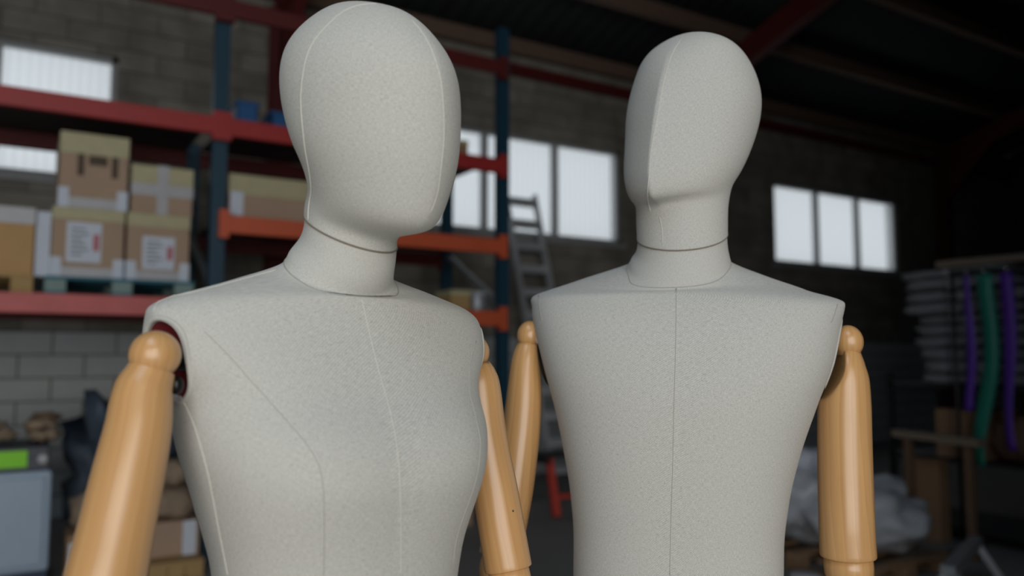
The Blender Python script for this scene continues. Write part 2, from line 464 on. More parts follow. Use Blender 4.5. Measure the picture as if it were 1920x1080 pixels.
for i, (a, c, z0, z1) in enumerate(cells):
    pr = PR * (0.75 + 0.5 * rnd.random())
    if i in solo:
        o = link('block', unit if z0 > PALE_Z else unit_pale, None, wall_back)
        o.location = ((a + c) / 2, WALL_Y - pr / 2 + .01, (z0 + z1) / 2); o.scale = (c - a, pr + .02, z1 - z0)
    else:
        (rest if z0 > PALE_Z else rest_pale).box(a, c, WALL_Y - pr, WALL_Y + .02, z0, z1)
ro = rest.build('block', M['block'], wall_back); ro['kind'] = 'stuff'
ro = rest_pale.build('block', M['block_pale'], wall_back); ro['kind'] = 'stuff'

# windows: grey frame, mullions, frosted panes, sill
for wi, (a, c, n, WIN_Z0, WIN_Z1) in enumerate(WINDOWS):
    wn = struct(empty('window_%d' % (wi + 1), ((a + c) / 2, WALL_Y, WIN_Z0)))
    h = WIN_Z1 - WIN_Z0; hw = (c - a) / 2
    fr = MB()
    fr.box(-hw, hw, .02, .10, 0, .05).box(-hw, hw, .02, .10, h - .05, h).box(-hw, -hw + .05, .02, .10, 0, h).box(hw - .05, hw, .02, .10, 0, h)
    fr.build('frame', M['frame'], wn)
    pw = 2 * hw / n
    for k in range(1, n):
        MB().box(-hw + k * pw - .035, -hw + k * pw + .035, .01, .10, .05, h - .05).build('mullion', M['frame'], wn)
    for k in range(n):
        MB().box(-hw + k * pw + .03, -hw + (k + 1) * pw - .03, .055, .062, .03, h - .03).build('pane', M['pane'], wn)
    MB().box(-hw - .06, hw + .06, -.05, .03, -.06, 0).build('sill', M['frame'], wn)

# the other walls: end wall, far left wall, and the front wall with the open loading door
def gable(x0, x1, name):
    bm = bmesh.new()
    ys = [Y0, RIDGE_Y, WALL_Y]
    prof = [(Y0, 0), (WALL_Y, 0), (WALL_Y, roof_z(WALL_Y) + .06), (RIDGE_Y, roof_z(RIDGE_Y) + .06), (Y0, roof_z(Y0) + .06)]
    A = [bm.verts.new((x0, y, z)) for y, z in prof]; B = [bm.verts.new((x1, y, z)) for y, z in prof]
    bm.faces.new(A); bm.faces.new(B[::-1])
    for k in range(5): bm.faces.new((A[k], A[(k + 1) % 5], B[(k + 1) % 5], B[k]))
    bmesh.ops.recalc_face_normals(bm, faces=bm.faces)
    me = bpy.data.meshes.new(name); bm.to_mesh(me); bm.free()
    return struct(link(name, me, M['plain_wall']))
gable(X1, X1 + .2, 'wall_right'); gable(X0 - .2, X0, 'wall_left')
DOOR = (-5.5, 0.7, 4.3)
mf = MB()
mf.box(X0, DOOR[0], Y0 - .2, Y0, 0, roof_z(Y0)).box(DOOR[1], X1, Y0 - .2, Y0, 0, roof_z(Y0)).box(DOOR[0], DOOR[1], Y0 - .2, Y0, DOOR[2], roof_z(Y0))
struct(mf.build('wall_front', M['plain_wall']))
# full-height unseen wall right of the loading door, added to shade the right side
bm_ = MB().box(2.3, 2.45, Y0, 0.30, 0, 5.25)
struct(bm_.build('wall_shade_blocker', M['plain_wall']))

# roof: corrugated dark sheets, timber purlins, red steel portal frames
def roof_sheet():
    bm = bmesh.new(); n = int((X1 - X0) / .11); rows = []
    LY = [WALL_Y + .2, RIDGE_Y, Y0 - .2]
    for k in range(n + 1):
        x = X0 - .3 + (X1 - X0 + .6) * k / n; dz = .018 if k % 2 else 0
        rows.append([bm.verts.new((x, y, roof_z(min(y, WALL_Y)) + .03 + dz)) for y in LY] + [bm.verts.new((x, y, roof_z(min(y, WALL_Y)) + .09 + dz)) for y in LY[::-1]])
    for a, b in zip(rows, rows[1:]):
        for j in range(6): bm.faces.new((a[j], a[(j + 1) % 6], b[(j + 1) % 6], b[j]))
    bm.faces.new(rows[0]); bm.faces.new(rows[-1][::-1])
    bmesh.ops.recalc_face_normals(bm, faces=bm.faces)
    me = bpy.data.meshes.new('ceiling'); bm.to_mesh(me); bm.free()
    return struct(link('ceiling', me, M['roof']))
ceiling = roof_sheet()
for y in (7.93, 6.84, 5.66, 4.5, 3.3, 2.1):
    z = roof_z(y)
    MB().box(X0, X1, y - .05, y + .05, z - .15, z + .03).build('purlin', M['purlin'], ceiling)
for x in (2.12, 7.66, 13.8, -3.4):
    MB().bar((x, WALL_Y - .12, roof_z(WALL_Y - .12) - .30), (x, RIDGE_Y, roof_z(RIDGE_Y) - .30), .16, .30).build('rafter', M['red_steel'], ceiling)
    cz = MB().box(x - .1, x + .1, WALL_Y - .20, WALL_Y - .185, 0, roof_z(WALL_Y) - .2).box(x - .1, x + .1, WALL_Y - .035, WALL_Y - .02, 0, roof_z(WALL_Y) - .2).box(x - .01, x + .01, WALL_Y - .19, WALL_Y - .03, 0, roof_z(WALL_Y) - .2)
    cz.build('column', M['red_steel'], wall_back)
    # haunch plate where column meets rafter
    bm = bmesh.new()
    A = [(x, WALL_Y - .18, EAVE - 1.0), (x, WALL_Y - .18, EAVE - .2), (x, WALL_Y - 1.1, roof_z(WALL_Y - 1.1) - .40)]
    va = [bm.verts.new(Vector(p) + Vector((-.05, 0, 0))) for p in A]; vb = [bm.verts.new(Vector(p) + Vector((.05, 0, 0))) for p in A]
    bm.faces.new(va); bm.faces.new(vb[::-1])
    for k in range(3): bm.faces.new((va[k], va[(k + 1) % 3], vb[(k + 1) % 3], vb[k]))
    bmesh.ops.recalc_face_normals(bm, faces=bm.faces)
    me = bpy.data.meshes.new('haunch'); bm.to_mesh(me); bm.free(); link('haunch', me, M['red_steel'], ceiling)
MB().box(X0, X1, WALL_Y - .10, WALL_Y - .015, 4.74, 4.87).build('wall_tie_beam', M['red_steel'], wall_back)

# ---------------------------------------------------------------- the two linen mannequins
def pchip(xk, yk, x):
    h = np.diff(xk); dl = np.diff(yk) / h; n = len(xk); m = np.zeros(n)
    for i in range(1, n - 1):
        if dl[i - 1] * dl[i] > 0:
            w1 = 2 * h[i] + h[i - 1]; w2 = h[i] + 2 * h[i - 1]; m[i] = (w1 + w2) / (w1 / dl[i - 1] + w2 / dl[i])
    m[0] = dl[0]; m[-1] = dl[-1]
    i = np.clip(np.searchsorted(xk, x) - 1, 0, n - 2); t = (x - xk[i]) / h[i]; H = h[i]
    return (2*t**3 - 3*t**2 + 1) * yk[i] + (t**3 - 2*t**2 + t) * H * m[i] + (-2*t**3 + 3*t**2) * yk[i+1] + (t**3 - t**2) * H * m[i+1]
def cspline(xk, yk, x):
    n = len(xk); h = np.diff(xk); A = np.zeros((n, n)); r = np.zeros(n); A[0, 0] = A[-1, -1] = 1
    for i in range(1, n - 1):
        A[i, i-1] = h[i-1]; A[i, i] = 2 * (h[i-1] + h[i]); A[i, i+1] = h[i]
        r[i] = 6 * ((yk[i+1] - yk[i]) / h[i] - (yk[i] - yk[i-1]) / h[i-1])
    Mm = np.linalg.solve(A, r); i = np.clip(np.searchsorted(xk, x) - 1, 0, n - 2); d = x - xk[i]
    b = (yk[i+1] - yk[i]) / h[i] - h[i] * (2 * Mm[i] + Mm[i+1]) / 6
    return yk[i] + d * b + d * d * Mm[i] / 2 + d**3 * (Mm[i+1] - Mm[i]) / (6 * h[i])
def mirrored(R):
    """continue the rings over the crown so that it closes smoothly"""
    R = np.array(R); R[0, 2] = R[0, 0]; R[0, 3] = R[0, 1]; R[0, 4] = 0
    m = R[1].copy(); m[0], m[2] = R[1, 2], R[1, 0]; m[1], m[3] = R[1, 3], R[1, 1]; m[4] = -R[1, 4]; m[5] = -R[1, 5]
    return np.vstack([m, R])
def loft(R, S, NT, interp, shift, cap=False, ridge=0.0):
    """rings front/back/width -> grid; S (rows, NT) is the ring parameter of every vertex"""
    R = mirrored(R) if cap else np.array(R); k = np.arange(len(R)) - (1.0 if cap else 0.0)
    f, zf, b, zb, a, e, n = [interp(k, R[:, j], S.ravel()).reshape(S.shape) for j in range(7)]
    th = np.linspace(0, 2 * np.pi, NT, endpoint=False)[None, :]
    c, sn = np.cos(th), np.sin(th); pw = 2 / n
    Cc = np.sign(c) * np.abs(c) ** pw; Ss = np.sign(sn) * np.abs(sn) ** pw
    if ridge:     # a crease down the middle of the face, along the seam
        g = np.clip((S - 1.0) / 2.0, 0, 1) * np.clip((8.6 - S) / 1.2, 0, 1); q = np.abs(sn)
        Cc = np.where(c > 0, Cc - ridge * g * q * np.clip(1 - q, 0, 1) * 1.6, Cc)
    a = np.maximum(a, 2e-4)
    x = a * Ss + e if shift else a * Ss * (1 - e * c)
    return np.stack([x, -((f + b) / 2 + (f - b) / 2 * Cc), (zf + zb) / 2 + (zf - zb) / 2 * Cc], -1)
def rot(P, a):
    c, s = math.cos(a), math.sin(a); Q = P.copy()
    Q[..., 0] = P[..., 0] * c - P[..., 1] * s; Q[..., 1] = P[..., 0] * s + P[..., 1] * c
    return Q
def grid_mesh(name, G, uvscale, r0, r1, cap0, cap1):
    """rows r0..r1 of a closed-ring grid, with the normals of the whole surface"""
    NS, NT = G.shape[:2]
    du = np.roll(G, -1, 1) - np.roll(G, 1, 1); dv = np.gradient(G, axis=0)
    N = np.cross(du, dv); N /= np.maximum(np.linalg.norm(N, axis=-1, keepdims=True), 1e-12)
    cen = G.mean(axis=1, keepdims=True)
    if ((G - cen) * N).sum() < 0: N = -N
    sub = G[r0:r1 + 1]; n = len(sub)
    verts = [tuple(v) for v in sub.reshape(-1, 3)]
    faces = [(i*NT + j, i*NT + (j+1) % NT, (i+1)*NT + (j+1) % NT, (i+1)*NT + j) for i in range(n - 1) for j in range(NT)]
    norms = [tuple(v) for v in N[r0:r1 + 1].reshape(-1, 3)]
    for cap, row in ((cap0, 0), (cap1, n - 1)):
        if cap:
            verts.append(tuple(sub[row].mean(axis=0))); c = len(verts) - 1
            nn = Vector(sub[row].mean(axis=0) - sub[1 if row == 0 else n - 2].mean(axis=0)).normalized(); norms.append(tuple(nn))
            for j in range(NT): faces.append((row*NT + j, row*NT + (j+1) % NT, c))
    me = bpy.data.meshes.new(name); me.from_pydata(verts, [], faces)
    bm = bmesh.new(); bm.from_mesh(me); bmesh.ops.recalc_face_normals(bm, faces=bm.faces); bm.to_mesh(me); bm.free()
    per = np.linalg.norm(np.diff(np.concatenate([G, G[:, :1]], 1), axis=1), axis=-1)
    circ = per.sum(1).max()
    vlen = np.concatenate([[0], np.cumsum(np.linalg.norm(np.diff(G[:, 0], axis=0), axis=-1))])
    uvl = me.uv_layers.new(name='UVMap')
    for p in me.polygons:
        js = [vi % NT for vi in p.vertices if vi < n * NT]
        wrap = max(js) - min(js) > NT / 2
        for li, vi in zip(p.loop_indices, p.vertices):
            if vi < n * NT:
                j = vi % NT; jj = j + NT if wrap and j < NT / 2 else j
                uvl.data[li].uv = (jj / NT * circ, vlen[r0 + vi // NT])
    for p in me.polygons: p.use_smooth = True
    me.normals_split_custom_set_from_vertices([Vector(v) for v in norms])
    return me

def bust_shape(P, prm):
    bx, bz, sx, sz, A = prm; x, y, z = P[..., 0], P[..., 1], P[..., 2]
    dx = np.abs(x) - bx; dx = np.where(dx < 0, dx * .45, dx)
    g = np.exp(-(dx / sx) ** 2 - ((z - bz) / sz) ** 2) * A * np.clip((-y + .02) / .08, 0, 1)
    Q = P.copy(); Q[..., 1] = y - g; Q[..., 0] = x + np.sign(x) * g * .25
    return Q

def boolean_cut(o, cutter):
    md = o.modifiers.new('cut', 'BOOLEAN'); md.object = cutter; md.operation = 'DIFFERENCE'; md.solver = 'EXACT'
    dg = bpy.context.evaluated_depsgraph_get(); dg.update()
    me = bpy.data.meshes.new_from_object(o.evaluated_get(dg)); o.modifiers.clear()
    old = o.data; o.data = me; me.name = old.name
    bpy.data.objects.remove(cutter, do_unlink=True)

def mannequin(name, label, org, yaw, torso_R, head_R, head_org, head_yaw, bust, linen, base_fun, ridge, joint_slope=None):
    """root at the floor; local -Y is the way the chest faces"""
    root = thing(name, label, 'mannequin', W(org[0], org[1], 0), yaw - CAM_YAW)
    NT = 128
    # head, lofted crown to neck joint in its own heading, then turned into the body's frame
    S = np.repeat(np.linspace(0, len(head_R) - 1, 120)[:, None], NT, 1)
    HG = loft(head_R, S, NT, cspline, False, True, ridge); HG[..., 2] += head_org[2]
    off = rot(np.array([head_org[0] - org[0], head_org[1] - org[1], 0.0]), -yaw)
    HG = rot(HG, head_yaw - yaw) + off
    if joint_slope is not None:     # the neck joint is cut square to the body, not to the turned head
        sh_ = np.linspace(0, len(head_R) - 1, 120); mz = HG[-1, :, 2].mean()
        for i in range(120):
            wq = np.clip((sh_[i] - 8.9) / 1.1, 0, 1); wq = wq * wq * (3 - 2 * wq)
            tz = HG[i, :, 2].mean() + joint_slope * (HG[i, :, 1] - HG[i, :, 1].mean())
            HG[i, :, 2] = HG[i, :, 2] * (1 - wq) + tz * wq
    # torso rows follow the neck seam so that the neck can be a part of its own
    th = np.linspace(0, 2 * np.pi, NT, endpoint=False)
    s = np.linspace(0, 13, 157); rowb = int(round(11 / 13 * 156))
    hat = np.where(s < 11, np.clip((s - 7.5) / 3.5, 0, 1), np.clip((13 - s) / 2, 0, 1)); hat = hat * hat * (3 - 2 * hat)
    S = s[:, None] + hat[:, None] * base_fun(th)[None, :]
    TG = loft(torso_R, S, NT, pchip, True)
    if bust: TG = bust_shape(TG, bust)
    # soften the collar bone region of the front
    w = (np.clip((s - 5.5) / 1.5, 0, 1) * np.clip((rowb / 12.0 - .1 - s) / .8, 0, 1))[:, None] * np.clip((np.cos(th) - .12) / .25, 0, 1)[None, :]
    w = (w * .5)[..., None]
    for _k in range(60):
        avg = (np.roll(TG, 1, 1) + np.roll(TG, -1, 1)); avg[1:-1] += TG[2:] + TG[:-2]; avg[1:-1] /= 4; avg[0] = TG[0]; avg[-1] = TG[-1]
        TG = TG * (1 - w) + avg * w
    # the top of the neck takes on the outline of the head's joint
    ring = HG[-1]; ang = np.unwrap(np.arctan2(ring[:, 0] - ring[:, 0].mean(), -(ring[:, 1] - ring[:, 1].mean())))
    for i in range(len(s)):
        t = np.clip((s[i] - 11.4) / 1.6, 0, 1); t = t * t * (3 - 2 * t)
        if t > 0:
            c = ring.mean(axis=0); rowc = TG[i].mean(axis=0)
            a_t = np.arctan2(TG[i][:, 0] - rowc[0], -(TG[i][:, 1] - rowc[1]))
            order = np.argsort(np.mod(ang, 2 * np.pi)); ak = np.mod(ang, 2 * np.pi)[order]
            tgt = np.stack([np.interp(np.mod(a_t, 2 * np.pi), ak, ring[order, q], period=2 * np.pi) for q in range(3)], 1)
            tgt = c + (tgt - c) * 0.985
            tgt = tgt + (np.array([0, 0, TG[i][:, 2].mean() - TG[-1][:, 2].mean()]))
            TG[i] = TG[i] * (1 - t) + tgt * t
    torso = link('torso', grid_mesh('torso', TG, 1, 0, rowb, True, True), linen, root)
    neck = link('neck', grid_mesh('neck', TG, 1, rowb, 156, True, True), linen, root)
    head = link('head', grid_mesh('head', HG, 1, 0, 119, True, True), linen, root)
    mb = MB(); rg = [Vector(TG[rowb, j] + 0) for j in range(NT)]; mb.tube(rg + [rg[0]], 0.0006, 6, False).build('neck_seam', M['thread_dark'], neck)
    rg = [Vector(ring[j]) for j in range(NT)]
    cen = sum(rg, Vector()) / NT
    rg = [cen + (p - cen) * 0.996 for p in rg]
    MB().tube(rg + [rg[0]], 0.0010, 6, False).build('neck_joint', M['neck_gap'], head)
    bpy.context.view_layer.update()
    return root, torso, neck, head

def to_local(root, p): return root.matrix_world.inverted() @ Vector(p)

def seam(target, root, px_path, r=0.0006, mat='thread', name='seam'):
    """a stitched seam lying on the cloth; the path is refined and dropped on to the surface along the view rays"""
    bvh = BVHTree.FromObject(target, bpy.context.evaluated_depsgraph_get())
    pts = np.array(px_path, float); k = np.concatenate([[0], np.cumsum(np.linalg.norm(np.diff(pts, axis=0), axis=1))])
    kk = np.linspace(0, k[-1], max(int(k[-1] / 6), 4))
    X = cspline(k, pts[:, 0], kk); Y = cspline(k, pts[:, 1], kk)
    inv = root.matrix_world.inverted(); o = inv @ Vector((0, 0, EYE)); out = []
    for x, y in zip(X, Y):
        d = (inv.to_3x3() @ ray(x, y)).normalized()
        loc, nrm, _i, _d = bvh.ray_cast(o, d)
        if loc is not None: out.append(loc + nrm * r * 0.25)
    if len(out) > 3:
        MB().tube(out, r, 6).build(name, M[mat], target)

def armhole(root, torso, side, cy, cz, ry, rz, tilt, linen):
    """oval arm socket cut into the shoulder, with a red flocked cup, black mount and a rolled linen rim"""
    dg = bpy.context.evaluated_depsgraph_get()
    bvh = BVHTree.FromObject(torso, dg)
    pts = []
    for k in range(48):
        a = 2 * math.pi * k / 48
        y = ry * math.cos(a); z = rz * math.sin(a)
        yy = cy + y * math.cos(tilt) - z * math.sin(tilt); zz = cz + y * math.sin(tilt) + z * math.cos(tilt)
        loc, nrm, _i, _d = bvh.ray_cast(Vector((side * .5, yy, zz)), Vector((-side, 0, 0)))
        if loc is None: loc = Vector((side * .17, yy, zz))
        pts.append(loc)
    xs = sum(p.x for p in pts) / len(pts)
    cut = bmesh.new(); A = [cut.verts.new((xs + side * .06, p.y, p.z)) for p in pts]; B = [cut.verts.new((xs - side * .03, cy + (p.y - cy) * .9, cz + (p.z - cz) * .9)) for p in pts]
    cut.faces.new(A); cut.faces.new(B[::-1])
    for k in range(48): cut.faces.new((A[k], A[(k + 1) % 48], B[(k + 1) % 48], B[k]))
    bmesh.ops.recalc_face_normals(cut, faces=cut.faces)
    me = bpy.data.meshes.new('cutter'); cut.to_mesh(me); cut.free(); me.materials.append(linen)
    co = link('cutter', me, None, root); bpy.context.view_layer.update()
    boolean_cut(torso, co)
    # cup
    cm = bmesh.new(); rows = []
    for q, (dx, sc) in enumerate(((-.003, .922), (-.014, .905), (-.027, .885), (-.0285, .4))):
        rows.append([cm.verts.new((p.x * (1 if q == 0 else 0) + (xs if q else 0) + side * dx, cy + (p.y - cy) * sc, cz + (p.z - cz) * sc)) for p in pts])
    for a, b in zip(rows, rows[1:]):
        for k in range(48): f = cm.faces.new((a[k], a[(k + 1) % 48], b[(k + 1) % 48], b[k])); f.smooth = True
    cm.faces.new(rows[-1])
    me = bpy.data.meshes.new('armhole_lining'); cm.to_mesh(me); cm.free()
    lin = link('armhole_lining', me, M['red_lining'], torso); lin['label'] = 'dark red flocked lining of the arm socket'
    rim = MB().tube([p + Vector((-side * .0010, 0, 0)) for p in pts + [pts[0]]], 0.0026, 8, False).build('armhole_rim', linen, torso)
    uvl = rim.data.uv_layers.new(name='UVMap')
    Mx = Matrix.Rotation(side * math.pi / 2, 4, 'Y'); Mx.translation = (xs - side * .027, cy, cz)
    mt = MB().lathe([(.017, 0), (.018, .004), (.016, .008), (.009, .009), (.009, .022), (.005, .023)], 32, Mx).build('arm_mount', M['black_metal'], torso)
    return xs

def uv_tube(name, pts, radii, mat, parent, n=40, flat=1.0, clip=None, caps=(True, True)):
    """turned wooden piece: round rings along an axis; UV runs round and along the grain"""
    P = [np.array(p, float) for p in pts]; bmv = []; uvs = []; L = 0; x = None
    for i, p in enumerate(P):
        d = P[min(i + 1, len(P) - 1)] - P[max(i - 1, 0)]; d /= max(np.linalg.norm(d), 1e-9)
        if x is None:
            x = np.cross(d, [0, 1, 0]); x /= np.linalg.norm(x)
        x = x - d * x.dot(d); x /= np.linalg.norm(x); y = np.cross(d, x)
        if i: L += np.linalg.norm(p - P[i - 1])
        for k in range(n):
            a = 2 * math.pi * k / n
            q = p + (x * math.cos(a) + y * math.sin(a) * flat) * radii[i]
            if clip is not None: q = clip(q, p, i / (len(P) - 1))
            bmv.append(tuple(q)); uvs.append((k / n * .2, L))
    N = len(P)
    F = [(i*n + k, i*n + (k+1) % n, (i+1)*n + (k+1) % n, (i+1)*n + k) for i in range(N - 1) for k in range(n)]
    if caps[0]: F.append(tuple(range(n))[::-1])
    if caps[1]: F.append(tuple((N - 1) * n + k for k in range(n)))
    me = bpy.data.meshes.new(name); me.from_pydata(bmv, [], F)
    bm = bmesh.new(); bm.from_mesh(me); bmesh.ops.recalc_face_normals(bm, faces=bm.faces); bm.to_mesh(me); bm.free()
    ul = me.uv_layers.new(name='UVMap')
    for p in me.polygons:
        p.use_smooth = len(p.vertices) == 4
        ks = [vi % n for vi in p.vertices]; wrap = max(ks) - min(ks) > n / 2
        for li, vi in zip(p.loop_indices, p.vertices):
            u, v = uvs[vi]
            if wrap and vi % n < n / 2: u += .2
            ul.data[li].uv = (u, v)
    return link(name, me, mat, parent)

def smooth_path(ctrl, n):
    """ctrl rows: x y z radius -> n interpolated rows"""
    C = np.array(ctrl, float); k = np.concatenate([[0], np.cumsum(np.linalg.norm(np.diff(C[:, :3], axis=0), axis=1))])
    kk = np.linspace(0, k[-1], n)
    return np.stack([pchip(k, C[:, j], kk) for j in range(4)], 1)

def wooden_arm(root, mat, ball, ball_r, ctrl, clip=None, hole=None, elbow_turn=(0, 0, -1), screw=True, tall=1.0, low=-.42):
    """ball: (px, py, depth); ctrl rows: (px, py, depth, width_px) down the upper arm"""
    inv = root.matrix_world.inverted()
    C = []
    for px, py, d, w in ctrl:
        p = inv @ at_depth(px, py, d); C.append((p.x, p.y, p.z, w * d / FPX / 2))
    path = smooth_path(C, 60)
    top = Vector(path[0][:3]); axis = (Vector(path[6][:3]) - top).normalized()
    # upper arm with rolled-in top edge and a crisp lower end
    pts = [tuple(r[:3]) for r in path]; rad = [r[3] for r in path]
    p0 = np.array(pts[0]); ax = np.array(axis)
    pts = [tuple(p0 - ax * .001), tuple(p0 - ax * .0004)] + pts; rad = [rad[0] * .90, rad[0] * .97] + rad
    e = np.array(pts[-1]); ax2 = e - np.array(pts[-4]); ax2 /= np.linalg.norm(ax2)
    pts += [tuple(e + ax2 * .0012), tuple(e + ax2 * .0016)]; rad += [rad[-1] * .985, rad[-1] * .95]
    arm = uv_tube('upper_arm', pts, rad, mat, root, 48, clip=clip)
    # shoulder ball: a squat turned knob sitting on the arm
    bc = inv @ at_depth(*ball); bax = (bc - top).normalized(); h0 = (bc - top).length
    prof = []
    for t in np.linspace(low, 1.0, 26):
        a = t * math.pi / 2; prof.append((ball_r * math.cos(a), ball_r * math.sin(a) * tall))
    bp = [tuple(bc + bax * z) for r, z in prof]; br = [max(r, 2e-4) for r, z in prof]
    # neck between the ball and the arm
    lo = bc + bax * prof[0][1]; bp = [tuple(top - bax * .004), tuple(lo - bax * .0012), tuple(lo - bax * .0004)] + bp; br = [br[0] * .90, br[0] * .93, br[0] * .985] + br
    uv_tube('shoulder_ball', bp, br, mat, root, 40)
    # elbow knuckle, forearm, hand (below the frame in the photograph)
    E = Vector(pts[-1]); dirv = Vector(ax2); r0 = rad[-3]
    kn = [(.55, -.006), (.86, .0), (.88, .012), (.86, .022), (.76, .032), (.58, .040), (.50, .046)]
    uv_tube('elbow_joint', [tuple(E + dirv * z) for r, z in kn], [r0 * r for r, z in kn], mat, root, 40)
    sx = dirv.cross(Vector((1, 0, 0))).normalized()
    fwd = Vector((0, -1, 0)); sc = E + dirv * .016 + fwd * r0 * .84
    Mx = Vector((0, -1, 0)).to_track_quat('Z', 'Y').to_matrix().to_4x4(); Mx.translation = sc
    if screw: MB().lathe([(.0055, 0), (.0055, .0022), (.0040, .0034), (.0015, .0030)], 20, Mx).build('elbow_screw', M['steel'], root)
    dn = Vector(elbow_turn).normalized(); q = E + dirv * .040
    fa = [(.66, 0), (.84, .02), (.86, .06), (.78, .12), (.64, .19), (.56, .22)]
    uv_tube('forearm', [tuple(q + dn * z) for r, z in fa], [r0 * r for r, z in fa], mat, root, 36)
    hw = q + dn * .215
    hb = MB()
    x = dn.orthogonal().normalized(); y = dn.cross(x)
    hb.tube([hw, hw + dn * .015, hw + dn * .05, hw + dn * .085, hw + dn * .095], [.012, .017, .026, .027, .022], 16)
    for k, (o_, l_) in enumerate(((-.021, .060), (-.007, .072), (.007, .068), (.021, .054))):
        b0 = hw + dn * .085 + x * o_
        hb.tube([b0, b0 + dn * l_ * .45, b0 + dn * l_ * .8 + y * .006, b0 + dn * l_ + y * .014], [.0075, .0072, .0066, .004], 10)
    t0 = hw + dn * .03 + x * .018
    hb.tube([t0, t0 + dn * .02 + x * .016, t0 + dn * .045 + x * .024 + y * .004, t0 + dn * .06 + x * .024 + y * .008], [.009, .0085, .0075, .004], 10)
    ho = hb.build('hand', mat, root); ho.data.uv_layers.new(name='UVMap')
    if hole:
        bvh = BVHTree.FromObject(arm, bpy.context.evaluated_depsgraph_get())
        loc, nrm, _i, _d = bvh.ray_cast(inv @ Vector((0, 0, EYE)), (inv.to_3x3() @ ray(*hole)).normalized())
        if loc is not None:
            Mx = nrm.to_track_quat('Z', 'Y').to_matrix().to_4x4(); Mx.translation = loc - nrm * .001
            MB().lathe([(.0013, 0), (.0013, .0011), (.0006, .0012)], 12, Mx).build('peg_hole', M['ink'], arm)
    return arm

def stand(root, z):
    MB().tube([(0, 0, .012), (0, 0, z)], .014, 20).build('stand_pole', M['steel'], root)
    MB().lathe([(.16, 0), (.16, .006), (.155, .010), (.03, .014), (.02, .03)], 48).build('stand_base', M['steel'], root)

f_root, f_torso, f_neck, f_head = mannequin('mannequin', 'female mannequin covered in natural linen, curved bust seams, head turned from its chest',
    FEMALE_ORIGIN, FEMALE_YAW, FEMALE_TORSO, FEMALE_HEAD, FEMALE_HEAD_ORIGIN, FEMALE_HEAD_YAW, FEMALE_BUST, M['linen_f'],
    lambda th: .15 - .75 * ((1 + np.cos(th)) / 2) ** 4, 0.05)
m_root, m_torso, m_neck, m_head = mannequin('mannequin', 'male mannequin covered in pale linen, broad flat chest with one straight centre seam',
    MALE_ORIGIN, MALE_YAW, MALE_TORSO, MALE_HEAD, MALE_HEAD_ORIGIN, MALE_HEAD_YAW, None, M['linen_m'],
    lambda th: .30 - .95 * ((1 + np.cos(th)) / 2) ** 3, 0.22, 0.46)
stand(f_root, 1.0); stand(m_root, 1.03)

# seams of the female figure
seam(f_head, f_root, [(578,419),(578,398),(580,378),(583,357),(582,339),(579,318),(574,292),(567,236),(564,180),(568,139),(576,103),(594,69),(619,42),(650,18),(678,9),(710,7)])
seam(f_head, f_root, [(770,36),(792,61),(814,106),(826,147),(831,194),(832,264),(826,324),(820,363),(808,398)], .0005)
seam(f_torso, f_root, [(679,562),(692,620),(712,700),(738,800),(750,900),(752,1000),(752,1078)], .0005)
seam(f_torso, f_root, [(384,622),(429,667),(464,707),(504,751),(544,796),(580,840),(600,880),(606,920),(608,978),(607,1078)], .0004, 'thread_mid')
seam(f_torso, f_root, [(338,742),(356,778),(376,836),(391,893),(404,960),(416,1022),(427,1078)], .0006)
seam(f_torso, f_root, [(893,639),(886,664),(881,685),(880,709),(882,743),(890,772),(896,801),(900,822),(900,849),(896,883),(881,936),(867,974),(855,1016),(850,1058)], .0004, 'thread_mid')
seam(f_torso, f_root, [(518,506),(459,522),(381,543),(330,554),(306,560),(292,572),(288,582)], .0006)
# seams of the male figure
seam(m_head, m_root, [(1277,73),(1262,97),(1251,128),(1242,164),(1235,206),(1227,247),(1220,289),(1216,339),(1215,378),(1220,396)], .0006)
seam(m_head, m_root, [(1236,406),(1241,427),(1242,459)], .0005)
seam(m_torso, m_root, [(1268,541),(1267,650),(1264,750),(1262,850),(1259,950),(1256,1078)], .0005, 'thread_mid')
seam(m_torso, m_root, [(1570,571),(1564,590),(1558,605)], .0005, 'thread_dark')
seam(m_torso, m_root, [(1010,554),(1012,582),(1016,600)], .0006, 'thread_dark')

# arm sockets, then the beech arms
armhole(f_root, f_torso, -1, -.003, 1.395, .027, .037, 0.0, M['linen_f'])
armhole(f_root, f_torso, 1, .005, 1.395, .027, .037, 0.0, M['linen_f'])
armhole(m_root, m_torso, -1, .012, 1.405, .034, .048, 0.0, M['linen_m'])
armhole(m_root, m_torso, 1, .012, 1.395, .034, .052, 0.0, M['linen_m'])

wooden_arm(f_root, M['wood_f'], (291, 666, .675), .0207,
    [(286,692,.675,83),(280,706,.673,90),(270,730,.670,103),(260,800,.662,116),(239,900,.650,127),(217,1000,.638,133),(199,1080,.628,140),(178,1170,.617,146)])
wooden_arm(f_root, M['wood_f'], (884, 660, .955), .0215,
    [(889,688,.953,60),(893,700,.952,70),(898,722,.95,78),(905,790,.945,82),(916,860,.94,84),(928,920,.937,85),(942,1000,.932,86),(953,1064,.928,87)], hole=(962, 958))
sk = to_local(f_root, at_depth(331, 722, .688))
MB().blob(tuple(sk), (.012, .012, .016), 3, .05, 2.2).build('socket_screw', M['black_metal'], f_torso)
inner = (m_root.matrix_world.inverted().to_3x3() @ W(-1, 0, 0)).normalized()
def scoop(q, p, t):
    """the flat slanting cut on the inside of the upper arm, towards the torso"""
    lim = .0095 + .0245 * min(max((t - .10) / .18, 0), 1) ** 1.6 if t < .285 else 1.0
    v = Vector(q - p); k = v.dot(inner)
    if k > lim: v -= inner * (k - lim)
    return np.array(p) + np.array(v)
